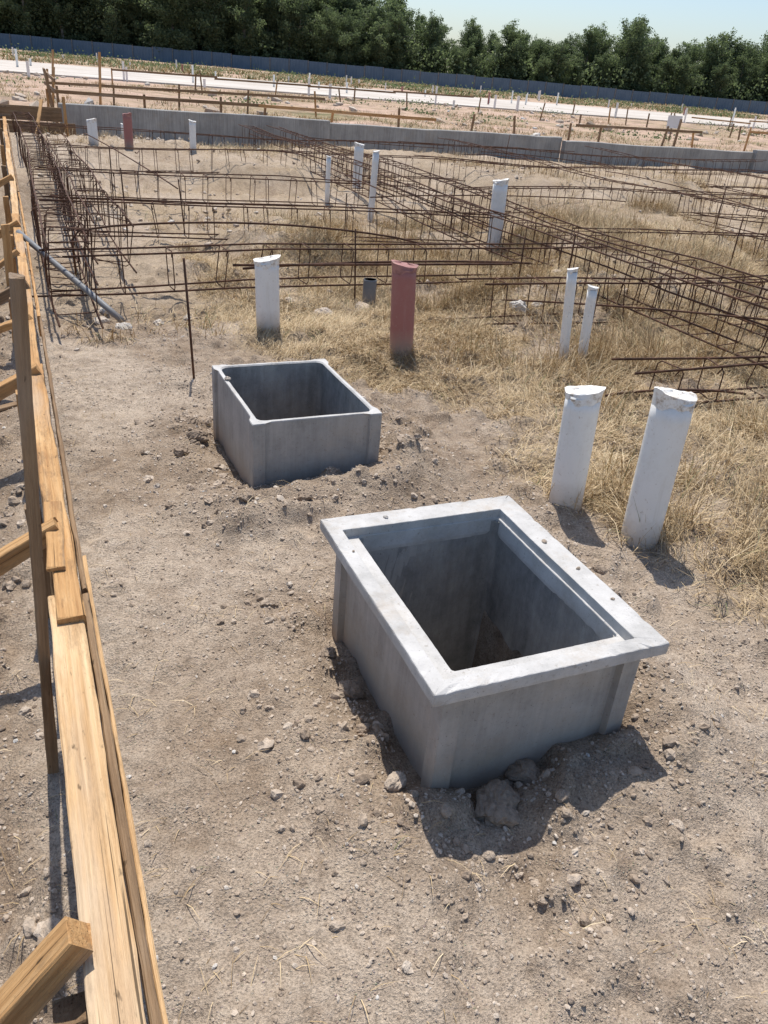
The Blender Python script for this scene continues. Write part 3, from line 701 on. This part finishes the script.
def dn1(s,t):
    path=np.exp(-((s-.33)/.27)**2)
    w=.28+.72*sm(.38,.60,fbm(s*2.5,t*2.5,3,91));w=w*(1-.55*path)
    w=w+.6*np.exp(-(boxd(s,t)/.28)**2)
    w=w*(1-.5*grassmask(s,t));return np.clip(w,0,1)
scatter('gravel',80000,1,.0014,.0072,1.8,(-.9,3.6,.3,5.2),dn1,'stuff',(2.4,1.7))
scatter('pebbles',2800,2,.005,.0135,2.4,(-1,4.5,.3,7),dn1,'stuff',(2.4,1.6))
scatter('clods',1500,2,.005,.020,2.2,(.3,2.2,.7,4.2),lambda s,t:np.clip(np.exp(-((boxd(s,t)-.08)/.24)**2),0,1)*(.15+.85*sm(.38,.6,fbm(s*4,t*4,2,92))),'stuff',(1.8,2.4))
scatter('rubble',2400,1,.010,.045,1.8,(.1,14,4.6,16),lambda s,t:.15+.85*sm(.45,.6,fbm(s,t,2,95)),'stuff',(2.6,1.4))
scatter('soil_lumps',1300,2,.006,.026,2.0,(-1.2,-.1,.3,5.5),lambda s,t:.2+.8*sm(.4,.6,fbm(s*3,t*3,2,96)),'stuff',(1.6,2.4))
scatter('slab_debris',500,1,.05,.3,2.,(-2,60,18,47),lambda s,t:sm(.5,.65,fbm(s*.2,t*.3,2,99)),'stuff',(2.5,1.3))
v3,f3=ico(4)
def rock(x,y,r,seed,sq=.75,tint=.4,sink=.3,z=None,label='rough clod of dried brownish soil lying on sandy ground'):
    g=np.random.default_rng(seed);P=v3.copy();o1=g.uniform(0,50,2)
    nn=fbm(P[:,0]*1.5+P[:,2]*1.1+o1[0],P[:,1]*1.5-P[:,2]*.8+o1[1],3,seed);n5=fbm(P[:,0]*6+P[:,2]*4+o1[0],P[:,1]*6+o1[1],3,seed+3)
    P=P*(.60+.7*nn+.30*(n5-.5))[:,None]*r*np.array([1.15,.9,sq])
    m=npmesh('rock',P,f3,False,{'tint':np.full(len(P),tint)})
    ob('rock',m,MST,label=label,cat='rock',group='larger clods and stones on the sand',loc=(x,y,z if z is not None else hz(x,y)+r*(sq-sink)*.5)).rotation_euler=(0,0,seed*1.3)
for i,(x,y,r,ti) in enumerate([(.335,1.345,.062,.2),(.41,1.45,.045,.15),(.085,1.36,.026,.6),(.20,1.27,.018,.35),(-.05,1.72,.035,.15),(-.13,1.84,.03,.15),(.0,1.55,.025,.2),
    (.47,1.33,.018,.3),(.74,1.30,.015,.7),(.30,1.2,.014,.5),(-.87,3.02,.035,.1),(-.83,3.15,.04,.1),(-.9,3.3,.035,.1),(.78,2.42,.025,.2),(-.5,2.55,.025,.2),(-.3,2.62,.03,.15),
    (-.02,1.0,.013,.6),(.12,.92,.010,.9),(-1.75,4.95,.045,.97),(-1.95,5.1,.05,.9),(-1.6,5.2,.04,.95),(-1.45,5.35,.03,.97),(-2.0,5.3,.035,.97),(-.55,5.6,.06,.8),(.35,5.7,.05,.85),(.85,5.9,.07,.97),(1.0,6.0,.05,.95),(-.3,5.9,.06,.75)]):
    rock(x,y,r,i+1,tint=ti)
for i,(lx,ly,r) in enumerate([(-.12,.352,.007),(.283,-.05,.006),(.27,.1,.008),(.285,-.2,.005),(-.28,.2,.004)]):
    p=W(B1[0]+lx,B1[1]+ly);rock(p.x,p.y,r,60+i,tint=.97 if i==0 else .5,z=.355,label='small chip of mortar lying on the chamber frame')
p=W(B2[0]-.240,B2[1]+.14);rock(p.x,p.y,.012,70,tint=.9,z=.328,label='small stone resting on the rim of the plain chamber')

# ---------------------------------------------------------------- dry grass
def grass(name,ntuft,bl,region,lens,wid,dens,seed,green=.03,lean=(.2,1.35),spread=.03,lo=0.):
    g=np.random.default_rng(seed);s0,s1,t0,t1=region
    s=g.uniform(s0,s1,ntuft*4);t=g.uniform(t0,t1,ntuft*4);ok=g.random(ntuft*4)<dens(s,t);s=s[ok][:ntuft];t=t[ok][:ntuft];n=len(s)
    s=np.repeat(s,bl)+g.normal(0,spread,n*bl);t=np.repeat(t,bl)+g.normal(0,spread,n*bl)
    for cs,ct,hs,ht in (B1,B2):
        k=~((np.abs(s-cs)<hs+.05)&(np.abs(t-ct)<ht+.05));s=s[k];t=t[k]
    n=len(s);z=hgt(s,t)-.004
    x=s*NX+t*EX;y=s*NY+t*EY;L=g.uniform(lens[0],lens[1],n)
    az=fbm(s*1.5,t*1.5,2,seed)*12.+g.normal(0,1.1,n);ln=g.uniform(lean[0],lean[1],n)
    dx=np.cos(az);dy=np.sin(az);w=wid*g.uniform(.6,1.3,n)
    B=np.stack([x,y,z],1);h1=np.stack([dx*L*.5*np.sin(ln*.8),dy*L*.5*np.sin(ln*.8),L*.5*np.cos(ln*.8)],1)
    l2=np.minimum(ln*1.3,1.75)
    h2=h1+np.stack([dx*L*.5*np.sin(l2),dy*L*.5*np.sin(l2),L*.5*np.cos(l2)],1)
    sd=np.stack([-dy*w,dx*w,np.zeros(n)],1)
    V=np.stack([B-sd,B+sd,B+h1+sd*.8,B+h1-sd*.8,B+h2+sd*.25,B+h2-sd*.25],1).reshape(-1,3)
    i0=np.arange(n)*6;F=np.concatenate([np.stack([i0,i0+1,i0+2,i0+3],1),np.stack([i0+3,i0+2,i0+4,i0+5],1)])
    ti=np.clip(g.beta(2.3,2.,n)*.93+.35*(fbm(s*1.2,t*1.2,2,seed+5)-.5),0,.93);ti[g.random(n)<green]=1.
    ob(name,npmesh(name,V,F,False,{'tint':np.repeat(ti,6)}),MGR,kind='stuff')
grass('dry_grass',17000,12,(1.2,6.5,.6,7.5),(.04,.14),.0014,lambda s,t:grassmask(s,t)**1.4,301,.02,(.75,1.5),.035)
grass('dry_weeds',3200,18,(1.9,8.0,1.0,9),(.08,.25),.0016,lambda s,t:grassmask(s,t)*sm(1.9,2.4,s)*sm(.46,.60,fbm(s*2.2,t*2.2,3,111)),311,.05,(.15,1.4),.045)
grass('weeds_by_pipes',110,24,(1.75,2.4,1.75,2.5),(.05,.15),.0013,lambda s,t:np.exp(-np.minimum((s-1.95)**2+(t-2.35)**2,(s-2.12)**2+(t-2.04)**2)/.012),312,.02,(.3,1.4),.02)
grass('dry_grass_clumps',4400,10,(.2,15,4.8,16.3),(.05,.20),.0020,lambda s,t:np.clip(.03+.85*sm(.50,.62,fbm(s*1.1,t*1.1,3,77)),0,1),302,.04,(.5,1.5))
grass('sparse_straw',1100,3,(-.9,3,.4,5),(.02,.08),.0009,lambda s,t:np.full(s.shape,.6),303,.02,(1.1,1.5))
grass('rough_grass',4500,8,(-3,45,17.3,46),(.06,.2),.008,lambda s,t:np.clip(sm(.52,.66,fbm(s*.35,t*.6,3,97)),0,1),304,.3,(.5,1.4),.12)
grass('rough_grass_far',4000,8,(-5,110,75,120),(.2,.5),.04,lambda s,t:np.clip(sm(.45,.6,fbm(s*.12,t*.2,3,98)),0,1),305,.5,(.5,1.3),.4)

# ---------------------------------------------------------------- light, sky, camera
sun_dir=Vector((-.12,.44,1)).normalized()
sl=bpy.data.lights.new('sun','SUN');sl.energy=5.0;sl.angle=math.radians(.5);sl.color=(1,.95,.875)
so=bpy.data.objects.new('sun',sl);COL.objects.link(so);so.rotation_euler=sun_dir.to_track_quat('Z','Y').to_euler()
w=bpy.data.worlds.new('World');sc.world=w;w.use_nodes=True;nt=w.node_tree
sk=nt.nodes.new('ShaderNodeTexSky');sk.sky_type='NISHITA';sk.sun_disc=False
sk.sun_elevation=math.asin(sun_dir.z);sk.sun_rotation=math.atan2(sun_dir.x,sun_dir.y)%(2*math.pi)
sk.air_density=1.0;sk.dust_density=1.3;sk.ozone_density=4.0
nt.links.new(sk.outputs[0],nt.nodes['Background'].inputs[0]);nt.nodes['Background'].inputs[1].default_value=.15

f=800.;th=math.radians(28.77);r=math.radians(5.1)
R0=Vector((1,0,0));U0=Vector((0,math.sin(th),math.cos(th)));Fw=Vector((0,math.cos(th),-math.sin(th)))
right=R0*math.cos(r)+U0*math.sin(r);up=-R0*math.sin(r)+U0*math.cos(r)
cd=bpy.data.cameras.new('camera');cam=bpy.data.objects.new('camera',cd);COL.objects.link(cam)
M=Matrix((right,up,-Fw)).transposed().to_4x4();M.translation=(0,0,1.5);cam.matrix_world=M
cd.sensor_fit='VERTICAL';cd.sensor_height=36;cd.sensor_width=27;cd.lens=f/1024*36;cd.clip_start=.05;cd.clip_end=2000
sc.camera=cam
